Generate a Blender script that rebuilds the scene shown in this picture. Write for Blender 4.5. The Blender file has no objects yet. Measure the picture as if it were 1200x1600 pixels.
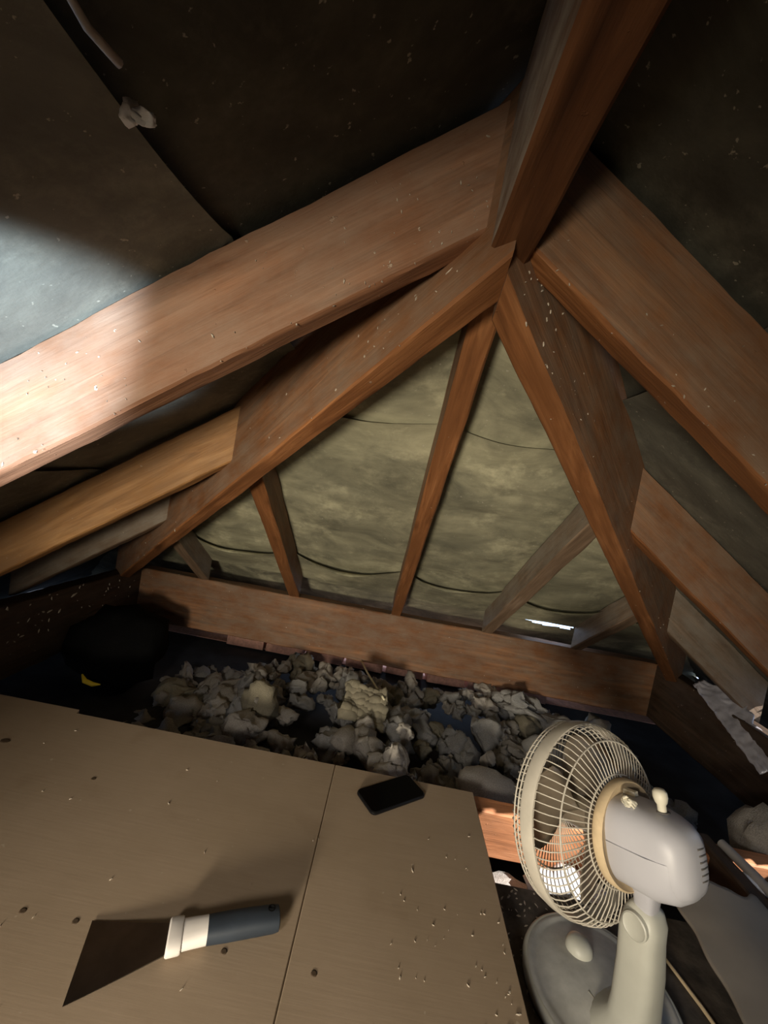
import bpy, math, random
from mathutils import Vector, Matrix, noise
random.seed(7)
S = bpy.context.scene
COL = S.collection
V = Vector

# ------------------------------------------------------------------ camera
RIGHT = V((0.984, 0.038, 0.176)); UP = V((-0.177, 0.044, 0.983)); FWD = V((-0.030, 0.998, -0.050))
cam_d = bpy.data.cameras.new('camera'); cam = bpy.data.objects.new('camera', cam_d); COL.objects.link(cam)
FWD.normalize(); RIGHT = (RIGHT - FWD * RIGHT.dot(FWD)).normalized(); UP = RIGHT.cross(FWD).normalized()
cam.matrix_world = Matrix(((RIGHT.x, UP.x, -FWD.x, 0), (RIGHT.y, UP.y, -FWD.y, 0), (RIGHT.z, UP.z, -FWD.z, 0.65), (0, 0, 0, 1)))
cam_d.sensor_fit = 'VERTICAL'; cam_d.sensor_height = 32.0; cam_d.lens = 642.1 * 32.0 / 1600.0
cam_d.clip_start = 0.01; cam_d.clip_end = 60
S.camera = cam

# ------------------------------------------------------------------ world, lights, exposure
world = bpy.data.worlds.new('sky'); S.world = world; world.use_nodes = True
bg = world.node_tree.nodes['Background']; bg.inputs['Color'].default_value = (0.55, 0.72, 1.0, 1); bg.inputs['Strength'].default_value = 3.0

def light(name, typ, loc, target, energy, color, size=0.05, cone=60, blend=0.5):
    d = bpy.data.lights.new(name, typ); d.energy = energy; d.color = color
    if typ == 'SPOT':
        d.spot_size = math.radians(cone); d.spot_blend = blend; d.shadow_soft_size = size
    elif typ == 'AREA':
        d.shape = 'DISK'; d.size = size
    elif typ == 'SUN':
        d.angle = size
    else:
        d.shadow_soft_size = size
    o = bpy.data.objects.new(name, d); COL.objects.link(o); o.location = loc
    o.rotation_euler = (V(target) - V(loc)).to_track_quat('-Z', 'Y').to_euler()
    return o

SUN_DIR = V((-0.70, 0.30, -0.65)).normalized()
light('sun', 'SUN', (3, -1, 3), V((3, -1, 3)) + SUN_DIR, 11.0, (1.0, 0.95, 0.90), 0.01)
# work lamp on the boards, out of frame to the left
light('work_lamp', 'SPOT', (-0.40, -0.95, 0.28), (0.04, 1.40, 0.33), 140.0, (1.0, 0.88, 0.68), 0.12, 62, 1.0)
# added fill spot, unseen behind the camera, to brighten the boards
light('board_fill', 'SPOT', (-0.38, -0.45, 0.60), (0.05, 0.75, -0.05), 25.0, (1.0, 0.90, 0.78), 0.10, 84, 1.0)
# cool narrow torch lying out of frame at the left, pointing up at the rafter
light('torch', 'SPOT', (-0.30, -0.10, 0.30), (-0.60, 0.65, 0.93), 112.0, (0.64, 0.81, 1.0), 0.01, 33, 0.55)

S.view_settings.view_transform = 'Standard'; S.view_settings.look = 'None'
S.view_settings.exposure = 0.0; S.view_settings.gamma = 1.0; S.view_settings.use_curve_mapping = False

# ------------------------------------------------------------------ helpers
def mesh_obj(name, verts, faces, mat=None, parent=None, smooth=False):
    me = bpy.data.meshes.new(name); me.from_pydata([tuple(v) for v in verts], [], faces); me.update()
    if smooth:
        me.polygons.foreach_set('use_smooth', [True] * len(me.polygons))
    o = bpy.data.objects.new(name, me); COL.objects.link(o)
    if mat: me.materials.append(mat)
    if parent: o.parent = parent
    return o

def tag(o, label, cat, group=None, kind=None):
    o['label'] = label
    if cat: o['category'] = cat
    if group: o['group'] = group
    if kind: o['kind'] = kind
    return o

def empty(name, loc=(0, 0, 0), rz=0.0):
    o = bpy.data.objects.new(name, None); COL.objects.link(o); o.location = loc; o.rotation_euler = (0, 0, rz)
    o.empty_display_size = 0.05
    return o

class MB:
    def __init__(s): s.v = []; s.f = []
    def add(s, vs, fs):
        b = len(s.v); s.v += [V(p) for p in vs]; s.f += [[b + i for i in f] for f in fs]
    def box(s, c, h, M=None):
        vs = [V((c[0] + i * h[0], c[1] + j * h[1], c[2] + k * h[2])) for i in (-1, 1) for j in (-1, 1) for k in (-1, 1)]
        if M: vs = [M @ p for p in vs]
        s.add(vs, [(0, 1, 3, 2), (4, 6, 7, 5), (0, 4, 5, 1), (2, 3, 7, 6), (0, 2, 6, 4), (1, 5, 7, 3)])
    def loft(s, rings, caps=True, closed=True):
        n = len(rings[0]); b = len(s.v)
        for r in rings: s.v += [V(p) for p in r]
        for i in range(len(rings) - 1):
            for j in range(n if closed else n - 1):
                k = (j + 1) % n
                s.f.append([b + i * n + j, b + i * n + k, b + (i + 1) * n + k, b + (i + 1) * n + j])
        if caps:
            s.f.append([b + j for j in reversed(range(n))]); s.f.append([b + (len(rings) - 1) * n + j for j in range(n)])
    def tube(s, pts, r, n=6, closed=False):
        pts = [V(p) for p in pts]; rings = []
        m = len(pts)
        for i, p in enumerate(pts):
            a = pts[(i - 1) % m] if (closed or i > 0) else p; c = pts[(i + 1) % m] if (closed or i < m - 1) else p
            t = (c - a).normalized()
            u = t.cross(V((0.13, 0.29, 0.95))).normalized(); w = t.cross(u)
            rr = r[i] if isinstance(r, (list, tuple)) else r
            rings.append([p + u * math.cos(2 * math.pi * k / n) * rr + w * math.sin(2 * math.pi * k / n) * rr for k in range(n)])
        if closed: rings.append(rings[0])
        s.loft(rings, caps=not closed)
    def lathe(s, prof, n=32, M=None, caps=True):
        rings = []
        for r, z in prof:
            ring = [V((r * math.cos(2 * math.pi * k / n), r * math.sin(2 * math.pi * k / n), z)) for k in range(n)]
            rings.append([M @ p for p in ring] if M else ring)
        s.loft(rings, caps)
    def build(s, name, mat=None, parent=None, smooth=False, sharp=None):
        o = mesh_obj(name, s.v, s.f, mat, parent, smooth)
        if smooth and sharp:
            o.data.set_sharp_from_angle(angle=math.radians(sharp))
        return o

# ------------------------------------------------------------------ materials
def new_mat(name):
    m = bpy.data.materials.new(name); m.use_nodes = True
    nt = m.node_tree; p = nt.nodes['Principled BSDF']
    return m, nt, p
def N(nt, typ, **kw):
    n = nt.nodes.new(typ)
    for k, v in kw.items():
        if k in n.inputs: n.inputs[k].default_value = v
        else: setattr(n, k, v)
    return n
def ramp(nt, fac, stops):
    r = nt.nodes.new('ShaderNodeValToRGB'); e = r.color_ramp.elements
    e[0].position = stops[0][0]; e[0].color = (*stops[0][1], 1); e[1].position = stops[-1][0]; e[1].color = (*stops[-1][1], 1)
    for pos, c in stops[1:-1]:
        x = e.new(pos); x.color = (*c, 1)
    nt.links.new(fac, r.inputs[0]); return r.outputs[0]
def coords(nt, scale=(1, 1, 1), kind='Object', rand=False):
    tc = nt.nodes.new('ShaderNodeTexCoord'); mp = nt.nodes.new('ShaderNodeMapping'); mp.inputs['Scale'].default_value = scale
    nt.links.new(tc.outputs[kind], mp.inputs['Vector'])
    if rand:
        oi = nt.nodes.new('ShaderNodeObjectInfo'); mu = N(nt, 'ShaderNodeVectorMath', operation='SCALE'); mu.inputs[0].default_value = (7, 13, 5)
        nt.links.new(oi.outputs['Random'], mu.inputs['Scale']); nt.links.new(mu.outputs[0], mp.inputs['Location'])
    return mp.outputs[0]
def noise_tex(nt, vec, scale, detail=6, rough=0.6, dist=0.0):
    n = N(nt, 'ShaderNodeTexNoise', Scale=scale, Detail=detail, Roughness=rough, Distortion=dist)
    nt.links.new(vec, n.inputs['Vector']); return n.outputs['Fac']
def mix(nt, fac, a, b, mode='MIX'):
    m = nt.nodes.new('ShaderNodeMix'); m.data_type = 'RGBA'; m.blend_type = mode
    for sock, val in ((m.inputs[0], fac), (m.inputs[6], a), (m.inputs[7], b)):
        if hasattr(val, 'is_linked') or hasattr(val, 'links'): nt.links.new(val, sock)
        else: sock.default_value = val if isinstance(val, float) else (*val, 1)
    return m.outputs[2]
def bump(nt, p, height, strength=0.4, dist=0.004):
    b = N(nt, 'ShaderNodeBump', Strength=strength, Distance=dist); nt.links.new(height, b.inputs['Height']); nt.links.new(b.outputs[0], p.inputs['Normal'])
def mathn(nt, op, a, b=None):
    m = N(nt, 'ShaderNodeMath', operation=op)
    for i, val in enumerate((a, b)):
        if val is None: continue
        if isinstance(val, (int, float)): m.inputs[i].default_value = val
        else: nt.links.new(val, m.inputs[i])
    return m.outputs[0]

def wood(name, dark, mid, lite, dust=(0.24, 0.20, 0.155), dust_amt=0.55, rough=0.6):
    m, nt, p = new_mat(name)
    g = coords(nt, (1.4, 16, 16), rand=True)
    grain = noise_tex(nt, g, 2.2, 8, 0.62, 1.2)
    col = ramp(nt, grain, [(0.30, tuple(c * 0.8 for c in dark)), (0.5, mid), (0.68, tuple(min(1, c * 1.12) for c in lite))])
    fine = noise_tex(nt, coords(nt, (3, 70, 70), rand=True), 2.0, 5, 0.6, 0.6)
    col = mix(nt, 0.45, col, ramp(nt, fine, [(0.3, (0.55,) * 3), (0.7, (1.25,) * 3)]), 'MULTIPLY')
    big = noise_tex(nt, coords(nt, (2.2, 6, 6), rand=True), 1.6, 3)
    col = mix(nt, ramp(nt, big, [(0.42, (0, 0, 0)), (0.68, (1, 1, 1))]), col, tuple(c * 0.72 for c in mid))
    # knots
    vo = N(nt, 'ShaderNodeTexVoronoi', Scale=1.0); nt.links.new(coords(nt, (3.2, 9, 9), rand=True), vo.inputs['Vector'])
    kn = ramp(nt, vo.outputs['Distance'], [(0.06, (1, 1, 1)), (0.12, (0, 0, 0))])
    col = mix(nt, mathn(nt, 'MULTIPLY', kn, 0.6), col, tuple(c * 0.5 for c in dark))
    # dust film on every face that does not look down, and pale crumbs
    ge = nt.nodes.new('ShaderNodeNewGeometry'); sx = nt.nodes.new('ShaderNodeSeparateXYZ'); nt.links.new(ge.outputs['True Normal'], sx.inputs[0])
    up = ramp(nt, mathn(nt, 'ADD', sx.outputs[2], 1.0), [(0.35, (0, 0, 0)), (0.75, (1, 1, 1))])
    dn = ramp(nt, noise_tex(nt, coords(nt, (5, 9, 9), rand=True), 2.4, 8, 0.68), [(0.34, (0.15,) * 3), (0.66, (1, 1, 1))])
    col = mix(nt, mathn(nt, 'MULTIPLY', mathn(nt, 'MULTIPLY', up, dn), dust_amt), col, dust)
    fl = ramp(nt, noise_tex(nt, coords(nt, (1, 1, 1), rand=True), 95, 3, 0.55), [(0.70, (0, 0, 0)), (0.735, (1, 1, 1))])
    fl2 = ramp(nt, noise_tex(nt, coords(nt, (1, 1, 1), rand=True), 7, 3, 0.5), [(0.47, (0, 0, 0)), (0.62, (1, 1, 1))])
    col = mix(nt, mathn(nt, 'MULTIPLY', mathn(nt, 'MULTIPLY', fl, fl2), 0.75), col, (0.62, 0.53, 0.42))
    nt.links.new(col, p.inputs['Base Color']); p.inputs['Roughness'].default_value = rough
    p.inputs['Specular IOR Level'].default_value = 0.25
    bump(nt, p, mathn(nt, 'ADD', mathn(nt, 'ADD', grain, fl), fine), 0.5, 0.002)
    return m

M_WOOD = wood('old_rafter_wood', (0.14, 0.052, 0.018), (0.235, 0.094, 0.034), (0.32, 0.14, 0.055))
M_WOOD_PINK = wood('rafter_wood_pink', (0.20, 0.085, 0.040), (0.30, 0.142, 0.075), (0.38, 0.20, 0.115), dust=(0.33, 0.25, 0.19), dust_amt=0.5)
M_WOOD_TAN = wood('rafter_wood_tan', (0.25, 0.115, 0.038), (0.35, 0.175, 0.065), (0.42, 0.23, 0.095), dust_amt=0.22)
M_WOOD_DARK = wood('rafter_wood_dark', (0.13, 0.052, 0.022), (0.23, 0.095, 0.04), (0.31, 0.14, 0.06))
M_WOOD_GREY = wood('rafter_wood_grey', (0.13, 0.085, 0.055), (0.21, 0.14, 0.09), (0.28, 0.20, 0.14), dust=(0.27, 0.24, 0.20), dust_amt=0.8)
M_WOOD_RIDGE = wood('ridge_wood', (0.075, 0.028, 0.011), (0.125, 0.05, 0.02), (0.18, 0.078, 0.033), dust=(0.46, 0.42, 0.36), dust_amt=1.0)  # thick pale side dust also carries the lamp light on the left face
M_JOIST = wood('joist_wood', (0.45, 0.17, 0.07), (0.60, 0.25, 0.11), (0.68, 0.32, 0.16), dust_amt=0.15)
M_WOOD_BLACK = wood('dark_shaded_wood', (0.028, 0.016, 0.01), (0.06, 0.033, 0.018), (0.09, 0.05, 0.03), dust=(0.12, 0.10, 0.08), dust_amt=0.35)  # near-black colour carries the eaves shade on the side plates; binder simply dark

def felt_mat(name, dark, mid, lite, seed=0.0):
    m, nt, p = new_mat(name)
    a = noise_tex(nt, coords(nt, (1.8, 3, 3)), 2.4, 9, 0.66, 0.9)
    col = ramp(nt, a, [(0.30, dark), (0.50, mid), (0.72, lite)])
    b = ramp(nt, noise_tex(nt, coords(nt), 8.5, 7, 0.7), [(0.52, (0, 0, 0)), (0.74, (1, 1, 1))])
    col = mix(nt, mathn(nt, 'MULTIPLY', b, 0.55), col, tuple(min(1, c * 1.9) for c in lite))
    st = ramp(nt, noise_tex(nt, coords(nt), 4.2, 5, 0.6), [(0.56, (0, 0, 0)), (0.70, (1, 1, 1))])
    col = mix(nt, mathn(nt, 'MULTIPLY', st, 0.7), col, tuple(c * 0.45 for c in dark))
    lg = ramp(nt, noise_tex(nt, coords(nt, (1, 1.4, 1.4)), 2.1, 5, 0.62, 0.5), [(0.42, (0, 0, 0)), (0.62, (1, 1, 1))])
    col = mix(nt, mathn(nt, 'MULTIPLY', lg, 0.62), col, tuple(c * 0.75 for c in dark))
    fl = ramp(nt, noise_tex(nt, coords(nt), 110, 3, 0.55), [(0.68, (0, 0, 0)), (0.72, (1, 1, 1))])
    col = mix(nt, mathn(nt, 'MULTIPLY', fl, 0.6), col, (0.46, 0.43, 0.34))
    nt.links.new(col, p.inputs['Base Color']); p.inputs['Roughness'].default_value = 0.72; p.inputs['Specular IOR Level'].default_value = 0.3
    h = mathn(nt, 'ADD', mathn(nt, 'MULTIPLY', noise_tex(nt, coords(nt), 240, 3, 0.6), 0.25), mathn(nt, 'MULTIPLY', noise_tex(nt, coords(nt, (1, 3, 3)), 7, 4, 0.5), 2.0))
    bump(nt, p, h, 0.35, 0.004)
    return m
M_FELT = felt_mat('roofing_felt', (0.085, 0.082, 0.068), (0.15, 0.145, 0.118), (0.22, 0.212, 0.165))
M_FELT_E = felt_mat('roofing_felt_lit', (0.15, 0.145, 0.105), (0.33, 0.315, 0.215), (0.50, 0.47, 0.32))  # lighter felt copy, the lamp light on the hip end put into its colour
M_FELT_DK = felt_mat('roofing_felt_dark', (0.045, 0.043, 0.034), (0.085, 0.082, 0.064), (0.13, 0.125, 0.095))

def plain(name, col, rough=0.5, metal=0.0, var=0.15, scale=20, bump_s=0.0, **kw):
    m, nt, p = new_mat(name)
    n = noise_tex(nt, coords(nt), scale, 5, 0.6)
    c = ramp(nt, n, [(0.3, tuple(x * (1 - var) for x in col)), (0.7, tuple(min(1, x * (1 + var)) for x in col))])
    nt.links.new(c, p.inputs['Base Color']); p.inputs['Roughness'].default_value = rough; p.inputs['Metallic'].default_value = metal
    for k, v in kw.items(): p.inputs[k.replace('_', ' ')].default_value = v
    if bump_s: bump(nt, p, n, bump_s, 0.003)
    return m

def board_mat():
    m, nt, p = new_mat('plywood_board')
    a = noise_tex(nt, coords(nt, (1, 1, 1)), 3.0, 6, 0.6)
    col = ramp(nt, a, [(0.3, (0.295, 0.222, 0.15)), (0.7, (0.375, 0.287, 0.205))])
    st = ramp(nt, noise_tex(nt, coords(nt), 9, 4, 0.5), [(0.60, (0, 0, 0)), (0.74, (1, 1, 1))])
    col = mix(nt, mathn(nt, 'MULTIPLY', st, 0.35), col, (0.20, 0.13, 0.075))
    fl = ramp(nt, noise_tex(nt, coords(nt), 75, 2, 0.5), [(0.735, (0, 0, 0)), (0.76, (1, 1, 1))])
    col = mix(nt, mathn(nt, 'MULTIPLY', fl, 0.5), col, (0.52, 0.44, 0.34))
    fi = noise_tex(nt, coords(nt, (8, 160, 8)), 1.5, 4, 0.6)
    col = mix(nt, 0.12, col, ramp(nt, fi, [(0.3, (0.2, 0.14, 0.09)), (0.7, (0.45, 0.35, 0.24))]))
    nt.links.new(col, p.inputs['Base Color']); p.inputs['Roughness'].default_value = 0.62; p.inputs['Specular IOR Level'].default_value = 0.3
    bump(nt, p, fi, 0.12, 0.001)
    return m
M_BOARD = board_mat()
M_FLOOR = plain('dark_ceiling_lining', (0.035, 0.035, 0.04), 0.95, var=0.4, scale=9, bump_s=0.5)
M_INS = [plain('insulation_%s' % k, c, 0.98, var=0.28, scale=26, bump_s=0.8) for k, c in
         (('grey', (0.28, 0.275, 0.265)), ('warm', (0.33, 0.305, 0.27)), ('ochre', (0.24, 0.215, 0.155)), ('pale', (0.42, 0.39, 0.35)))]
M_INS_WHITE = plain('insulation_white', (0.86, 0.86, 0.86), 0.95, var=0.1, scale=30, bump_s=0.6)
M_BRICK = plain('pink_brick', (0.66, 0.36, 0.27), 0.9, var=0.2, scale=60, bump_s=0.5)
M_FLAKE = plain('pale_flakes', (0.47, 0.41, 0.33), 0.85, var=0.3, scale=40)
M_HOUSING = plain('fan_housing_grey', (0.49, 0.49, 0.53), 0.42, var=0.05, scale=8)
M_CAGE = plain('fan_cage_beige', (0.50, 0.465, 0.395), 0.45, var=0.1, scale=30)
M_STALK = plain('fan_stalk_cream', (0.50, 0.50, 0.44), 0.45, var=0.06, scale=14)
M_BASE = plain('fan_base_grey', (0.42, 0.42, 0.40), 0.5, var=0.22, scale=24)
M_BLADE = plain('fan_blade_smoky', (0.34, 0.28, 0.21), 0.3, var=0.1, scale=12, Transmission_Weight=0.55)
M_TAPE = plain('masking_tape', (0.58, 0.45, 0.28), 0.8, var=0.15, scale=40)
M_CREAM = plain('cream_knob', (0.72, 0.68, 0.55), 0.5, var=0.06)
M_SLOT = plain('vent_slot_dark', (0.12, 0.11, 0.10), 0.7)
M_PHONE = plain('phone_black', (0.006, 0.006, 0.007), 0.3, var=0.1, Specular_IOR_Level=0.3)
M_SCREEN = plain('phone_glass', (0.002, 0.002, 0.0025), 0.2, var=0.05, Specular_IOR_Level=0.06)
M_STEEL = plain('blade_steel', (0.22, 0.215, 0.21), 0.3, 1.0, var=0.25, scale=14)
M_WHITEP = plain('white_plastic', (0.74, 0.70, 0.66), 0.45, var=0.06)
M_NAVY = plain('navy_rubber', (0.022, 0.030, 0.042), 0.6, var=0.2)
M_BLACKP = plain('black_plastic', (0.004, 0.004, 0.004), 0.85, var=0.3, Specular_IOR_Level=0.08)
M_YELLOW = plain('yellow_plastic', (0.85, 0.62, 0.03), 0.5, var=0.1)
M_SACK = plain('grey_paper', (0.27, 0.24, 0.205), 0.85, var=0.12, scale=7, bump_s=0.3)
M_PIPE = plain('grey_pipe', (0.30, 0.285, 0.28), 0.5, var=0.15)
M_FELT_DAYLIT = plain('daylit_felt', (0.55, 0.55, 0.62), 0.35, 0.3, var=0.25, scale=18, bump_s=0.9)  # silver colour stands in for daylight on the eaves felt
M_PLAST = plain('pale_blue_plastic', (0.80, 0.84, 0.95), 0.6, var=0.08)
M_DIRT = plain('dirty_board', (0.075, 0.062, 0.05), 0.9, var=0.6, scale=30, bump_s=0.6)
M_STRAW = plain('pale_straw', (0.72, 0.66, 0.46), 0.7)
M_SCREW = plain('rusty_screw', (0.07, 0.045, 0.025), 0.7)
M_WALL = plain('dark_plaster', (0.06, 0.055, 0.05), 0.95)

# ------------------------------------------------------------------ roof numbers (metres, board top at z = 0, camera at 0,0,0.65)
AX, AY, AZ = 0.0626, 0.5137, 0.9667       # where the planes of the rafter undersides meet
HIP_DROP = 0.081                          # hips hang this much below the rafters
TE, TS = 0.688, 0.704                     # pitch of hip end / of the sides
FELT_E, FELT = 0.100, 0.146               # felt above the rafter undersides, plumb (hip end / sides)
PLATE_Y, PLATE_Z = 1.708, 0.1445

def zl(x): return AZ + TS * (x - AX)
def zr(x): return AZ - TS * (x - AX)
def ze(y): return AZ - TE * (y - AY)

# ------------------------------------------------------------------ felt
def grid(name, nu, nv, fn, mat, parent, hole=None):
    vs = []; fs = []
    for i in range(nu + 1):
        for j in range(nv + 1):
            vs.append(fn(i / nu, j / nv))
    for i in range(nu):
        for j in range(nv):
            a = i * (nv + 1) + j; q = [a, a + 1, a + nv + 2, a + nv + 1]
            if hole:
                c = sum((V(vs[k]) for k in q), V()) / 4
                if hole(c): continue
            fs.append(q)
    return mesh_obj(name, vs, fs, mat, parent, True)

def sag(t, lines):
    for a, b in zip(lines[:-1], lines[1:]):
        if a <= t <= b: return math.sin(math.pi * (t - a) / (b - a)) ** 0.8
    return 0.0

END_JACKS = [-0.76, -0.365, 0.074, 0.462, 0.835]
LEFT_RAFTERS = [-0.90, -0.40, 0.03, 0.470, 0.902, 1.205]
RIGHT_RAFTERS = [-0.90, -0.40, 0.03, 0.475, 0.900, 1.320]
def wr(p, k=1.0):
    p = V(p)
    return k * (0.007 * noise.noise(p * 6.0) + 0.005 * noise.noise(V((p.x * 4, p.y * 17, p.z * 17)) + V((3, 5, 9))) + 0.0008 * noise.noise(p * 30) + 0.004 * abs(noise.noise(V((p.x * 3, p.y * 9, p.z)) + V((11, 2, 4)))))

ceil_end = empty('ceiling_end', (0, 1.2, 0.6)); ceil_end['kind'] = 'structure'; ceil_end['label'] = 'sagging dark roofing felt of the hip end behind the jack rafters'
ceil_left = empty('ceiling_left', (-0.7, 0.3, 0.6)); ceil_left['kind'] = 'structure'; ceil_left['label'] = 'dark roofing felt of the slope to the left'
ceil_right = empty('ceiling_right', (0.8, 0.3, 0.6)); ceil_right['kind'] = 'structure'; ceil_right['label'] = 'black shaded roofing felt of the slope to the right'
def child(o, parent):
    o.parent = parent; o.matrix_parent_inverse = Matrix.Translation(parent.location).inverted(); return o

def end_strip(y0, y1, off, top_sag, nu, nv, hole=None):
    offf = off if callable(off) else (lambda y: off)
    lines = [AX - (y1 - AY) - 0.1] + END_JACKS + [AX + (y1 - AY) + 0.1]
    def fn(u, v):
        y = y0 + (y1 - y0) * u
        half = max(0, y - AY) * TE / TS + 0.025
        x = AX - half + 2 * half * v
        s = sag(x, lines)
        d = -0.014 * s * (0.7 + 0.6 * noise.noise(V((x * 3, y * 3, 1)))) + wr((x, y, 0)) * (0.3 + 0.7 * s)
        e = math.exp(-(y - y0) / 0.035) * s * top_sag
        d -= e * 0.020 * (1 + 0.5 * noise.noise(V((x * 5, 7, y0))))
        yy = y + e * 0.028 * (1 + 0.6 * noise.noise(V((x * 4, 3, y0))))
        z = ze(yy) + FELT_E + offf(yy)
        n = V((0, TE, 1)).normalized()
        return V((x, yy, z)) + n * d
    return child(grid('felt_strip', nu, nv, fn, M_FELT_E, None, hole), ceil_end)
def smooth01(t): t = max(0.0, min(1.0, t)); return t * t * (3 - 2 * t)
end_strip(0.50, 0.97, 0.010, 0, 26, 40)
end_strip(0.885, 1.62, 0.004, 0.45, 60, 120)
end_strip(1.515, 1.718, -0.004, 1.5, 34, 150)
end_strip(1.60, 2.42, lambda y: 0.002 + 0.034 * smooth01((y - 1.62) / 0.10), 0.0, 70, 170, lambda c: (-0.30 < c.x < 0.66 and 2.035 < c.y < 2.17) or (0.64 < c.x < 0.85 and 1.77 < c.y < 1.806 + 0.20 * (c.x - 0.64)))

def side_strip(side, d0, d1, off, top_sag, nu, nv, ymin, hole=None, mat=None):
    lines = [-2.2, -1.4] + (LEFT_RAFTERS if side < 0 else RIGHT_RAFTERS) + [1.5, 2.0, 2.6]
    def fn(u, v):
        d = d0 + (d1 - d0) * u
        ymax = AY + max(d, 0.0) * TS / TE + 0.12
        y = ymin + (ymax - ymin) * v
        s = sag(y, lines)
        k = -0.013 * s * (0.7 + 0.6 * noise.noise(V((d * 3, y * 3, 4 + side)))) + wr((y, d, 2.0 + side)) * (0.3 + 0.7 * s)
        e = math.exp(-(d - d0) / 0.03) * s * top_sag
        k -= e * 0.018 * (1 + 0.6 * noise.noise(V((y * 5, side, d0))))
        dd = d + e * 0.012
        n = V((side * TS, 0, 1)).normalized()
        return V((AX + side * dd, y, AZ - TS * dd + FELT + off)) + n * k
    return child(grid('felt_strip', nu, nv, fn, mat or M_FELT, None, hole), ceil_left if side < 0 else ceil_right)
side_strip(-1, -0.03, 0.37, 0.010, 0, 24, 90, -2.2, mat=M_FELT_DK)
side_strip(-1, 0.300, 0.83, 0.000, 0.9, 34, 120, -2.2)
side_strip(-1, 0.74, 1.80, -0.004, 0.5, 50, 120, -2.2)
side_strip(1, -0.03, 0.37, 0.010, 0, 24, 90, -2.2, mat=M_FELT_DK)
def sun_hole(c):
    t = (c.z + 0.06) / 0.65; xt = c.x - 0.70 * t; yt = c.y + 0.30 * t     # where the sun through this spot lands
    return (0.28 < xt < 0.56 and 0.80 < yt < 0.93) or (0.82 < xt < 0.93 and 0.83 < yt < 0.93) or (1.285 < c.x < 1.318 and 1.10 < c.y < 1.30)
def eave_hole(c):
    return 1.48 < c.x < 1.62 and 2.05 < c.y < 2.22
side_strip(1, 0.300, 0.83, 0.000, 0.6, 34, 120, -2.2)
side_strip(1, 0.74, 1.80, -0.004, 0.3, 80, 260, -2.2, lambda c: sun_hole(c) or eave_hole(c))

# floor under everything, gable at the back
f = MB(); f.box((0, 0.1, -0.23), (2.0, 2.4, 0.02)); fl = f.build('floor', M_FLOOR); fl['kind'] = 'structure'; fl['label'] = 'dark top side of the ceiling lining below the joists'
b = MB(); b.box((0, -2.2, 0.45), (2.0, 0.03, 0.75)); wb = b.build('wall_back', M_WALL); wb['kind'] = 'structure'; wb['label'] = 'dark gable wall behind the camera'

# low brickwork behind the plate
wall_end = MB(); wall_end.box((0.1, 2.0, -0.23), (1.5, 0.055, 0.024)); we = wall_end.build('wall_end', M_BRICK); we['kind'] = 'structure'; we['label'] = 'low pink brickwork at the eaves behind the wall plate'
bm_ = MB(); bm_.box((0, 0, 0), (0.088, 0.048, 0.029)); brick0 = None
for i in range(8):
    x = -0.60 + i * 0.193
    if brick0 is None: o = bm_.build('brick', M_BRICK); brick0 = o
    else: o = brick0.copy(); COL.objects.link(o)
    o.name = 'brick'; o.location = (x, 1.955 + random.uniform(-0.012, 0.012), -0.166 + random.uniform(-0.004, 0.004)); o.rotation_euler = (0, 0, random.uniform(-0.05, 0.05))
    o.parent = we

# ------------------------------------------------------------------ timbers
def timber(name, p0, p1, width, plumb, mat, label, cat, group=None, cuts=(None, None), plumb_section=True, wob=1.0, kind=None):
    """bottom centre line p0 -> p1; section stands plumb; cuts = vertical planes (point, normal) that trim the ends"""
    p0, p1 = V(p0), V(p1); d = (p1 - p0); L = d.length; d.normalize()
    w = V((0, 0, 1)).cross(d); w = V((0, 1, 0)) if w.length < 1e-4 else w.normalized()
    up = d.cross(w).normalized()
    Mx = Matrix(((d.x, w.x, up.x, p0.x), (d.y, w.y, up.y, p0.y), (d.z, w.z, up.z, p0.z), (0, 0, 0, 1)))
    Mi = Mx.inverted(); h = width / 2; c = 0.0035; g = 0.010
    ys = [-h, -h, -h + c, -h + g, 0, h - g, h - c, h, h, h, h, h - c, h - g, 0, -h + g, -h + c, -h, -h]
    cc = c / max(0.2, up.z)
    zs = [g, c, 0, 0, 0, 0, 0, c, g, plumb - g, plumb - c, plumb, plumb, plumb, plumb, plumb, plumb - c, plumb - g]
    nseg = max(6, int(L / 0.025)); rings = []
    def param(o, plane, default):
        if plane is None: return default
        q, n = V(plane[0]), V(plane[1]); den = d.dot(n)
        return (q - o).dot(n) / den
    sd = random.uniform(0, 50)
    lohi = []
    for y, z in zip(ys, zs):
        o = p0 + w * y + V((0, 0, z))
        lohi.append((param(o, cuts[0], 0.0), param(o, cuts[1], L)))
    for i in range(nseg + 1):
        ring = []
        for (y, z), (lo, hi) in zip(zip(ys, zs), lohi):
            t = lo + (hi - lo) * i / nseg
            q = p0 + w * y + V((0, 0, z)) + d * t
            edge = 1.0 if (abs(abs(y) - h) < 0.006 and (z < 0.006 or z > plumb - 0.006)) else 0.5
            a = V((t * 7 + sd, y * 20, z * 12)); bb = V((t * 40 + sd, y * 60, z * 60))
            q = q + w * (0.0022 * wob * noise.noise(a)) + V((0, 0, 1)) * (0.0026 * wob * noise.noise(a + V((9, 9, 9)))) + V((0, 0, 1)) * 0.0016 * edge * wob * noise.noise(bb)
            ring.append(Mi @ q)
        rings.append(ring)
    mb = MB(); mb.loft(rings)
    o = mb.build(name, mat, None, True, 38); o.matrix_world = Mx
    tag(o, label, cat, group, kind)
    return o

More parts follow.
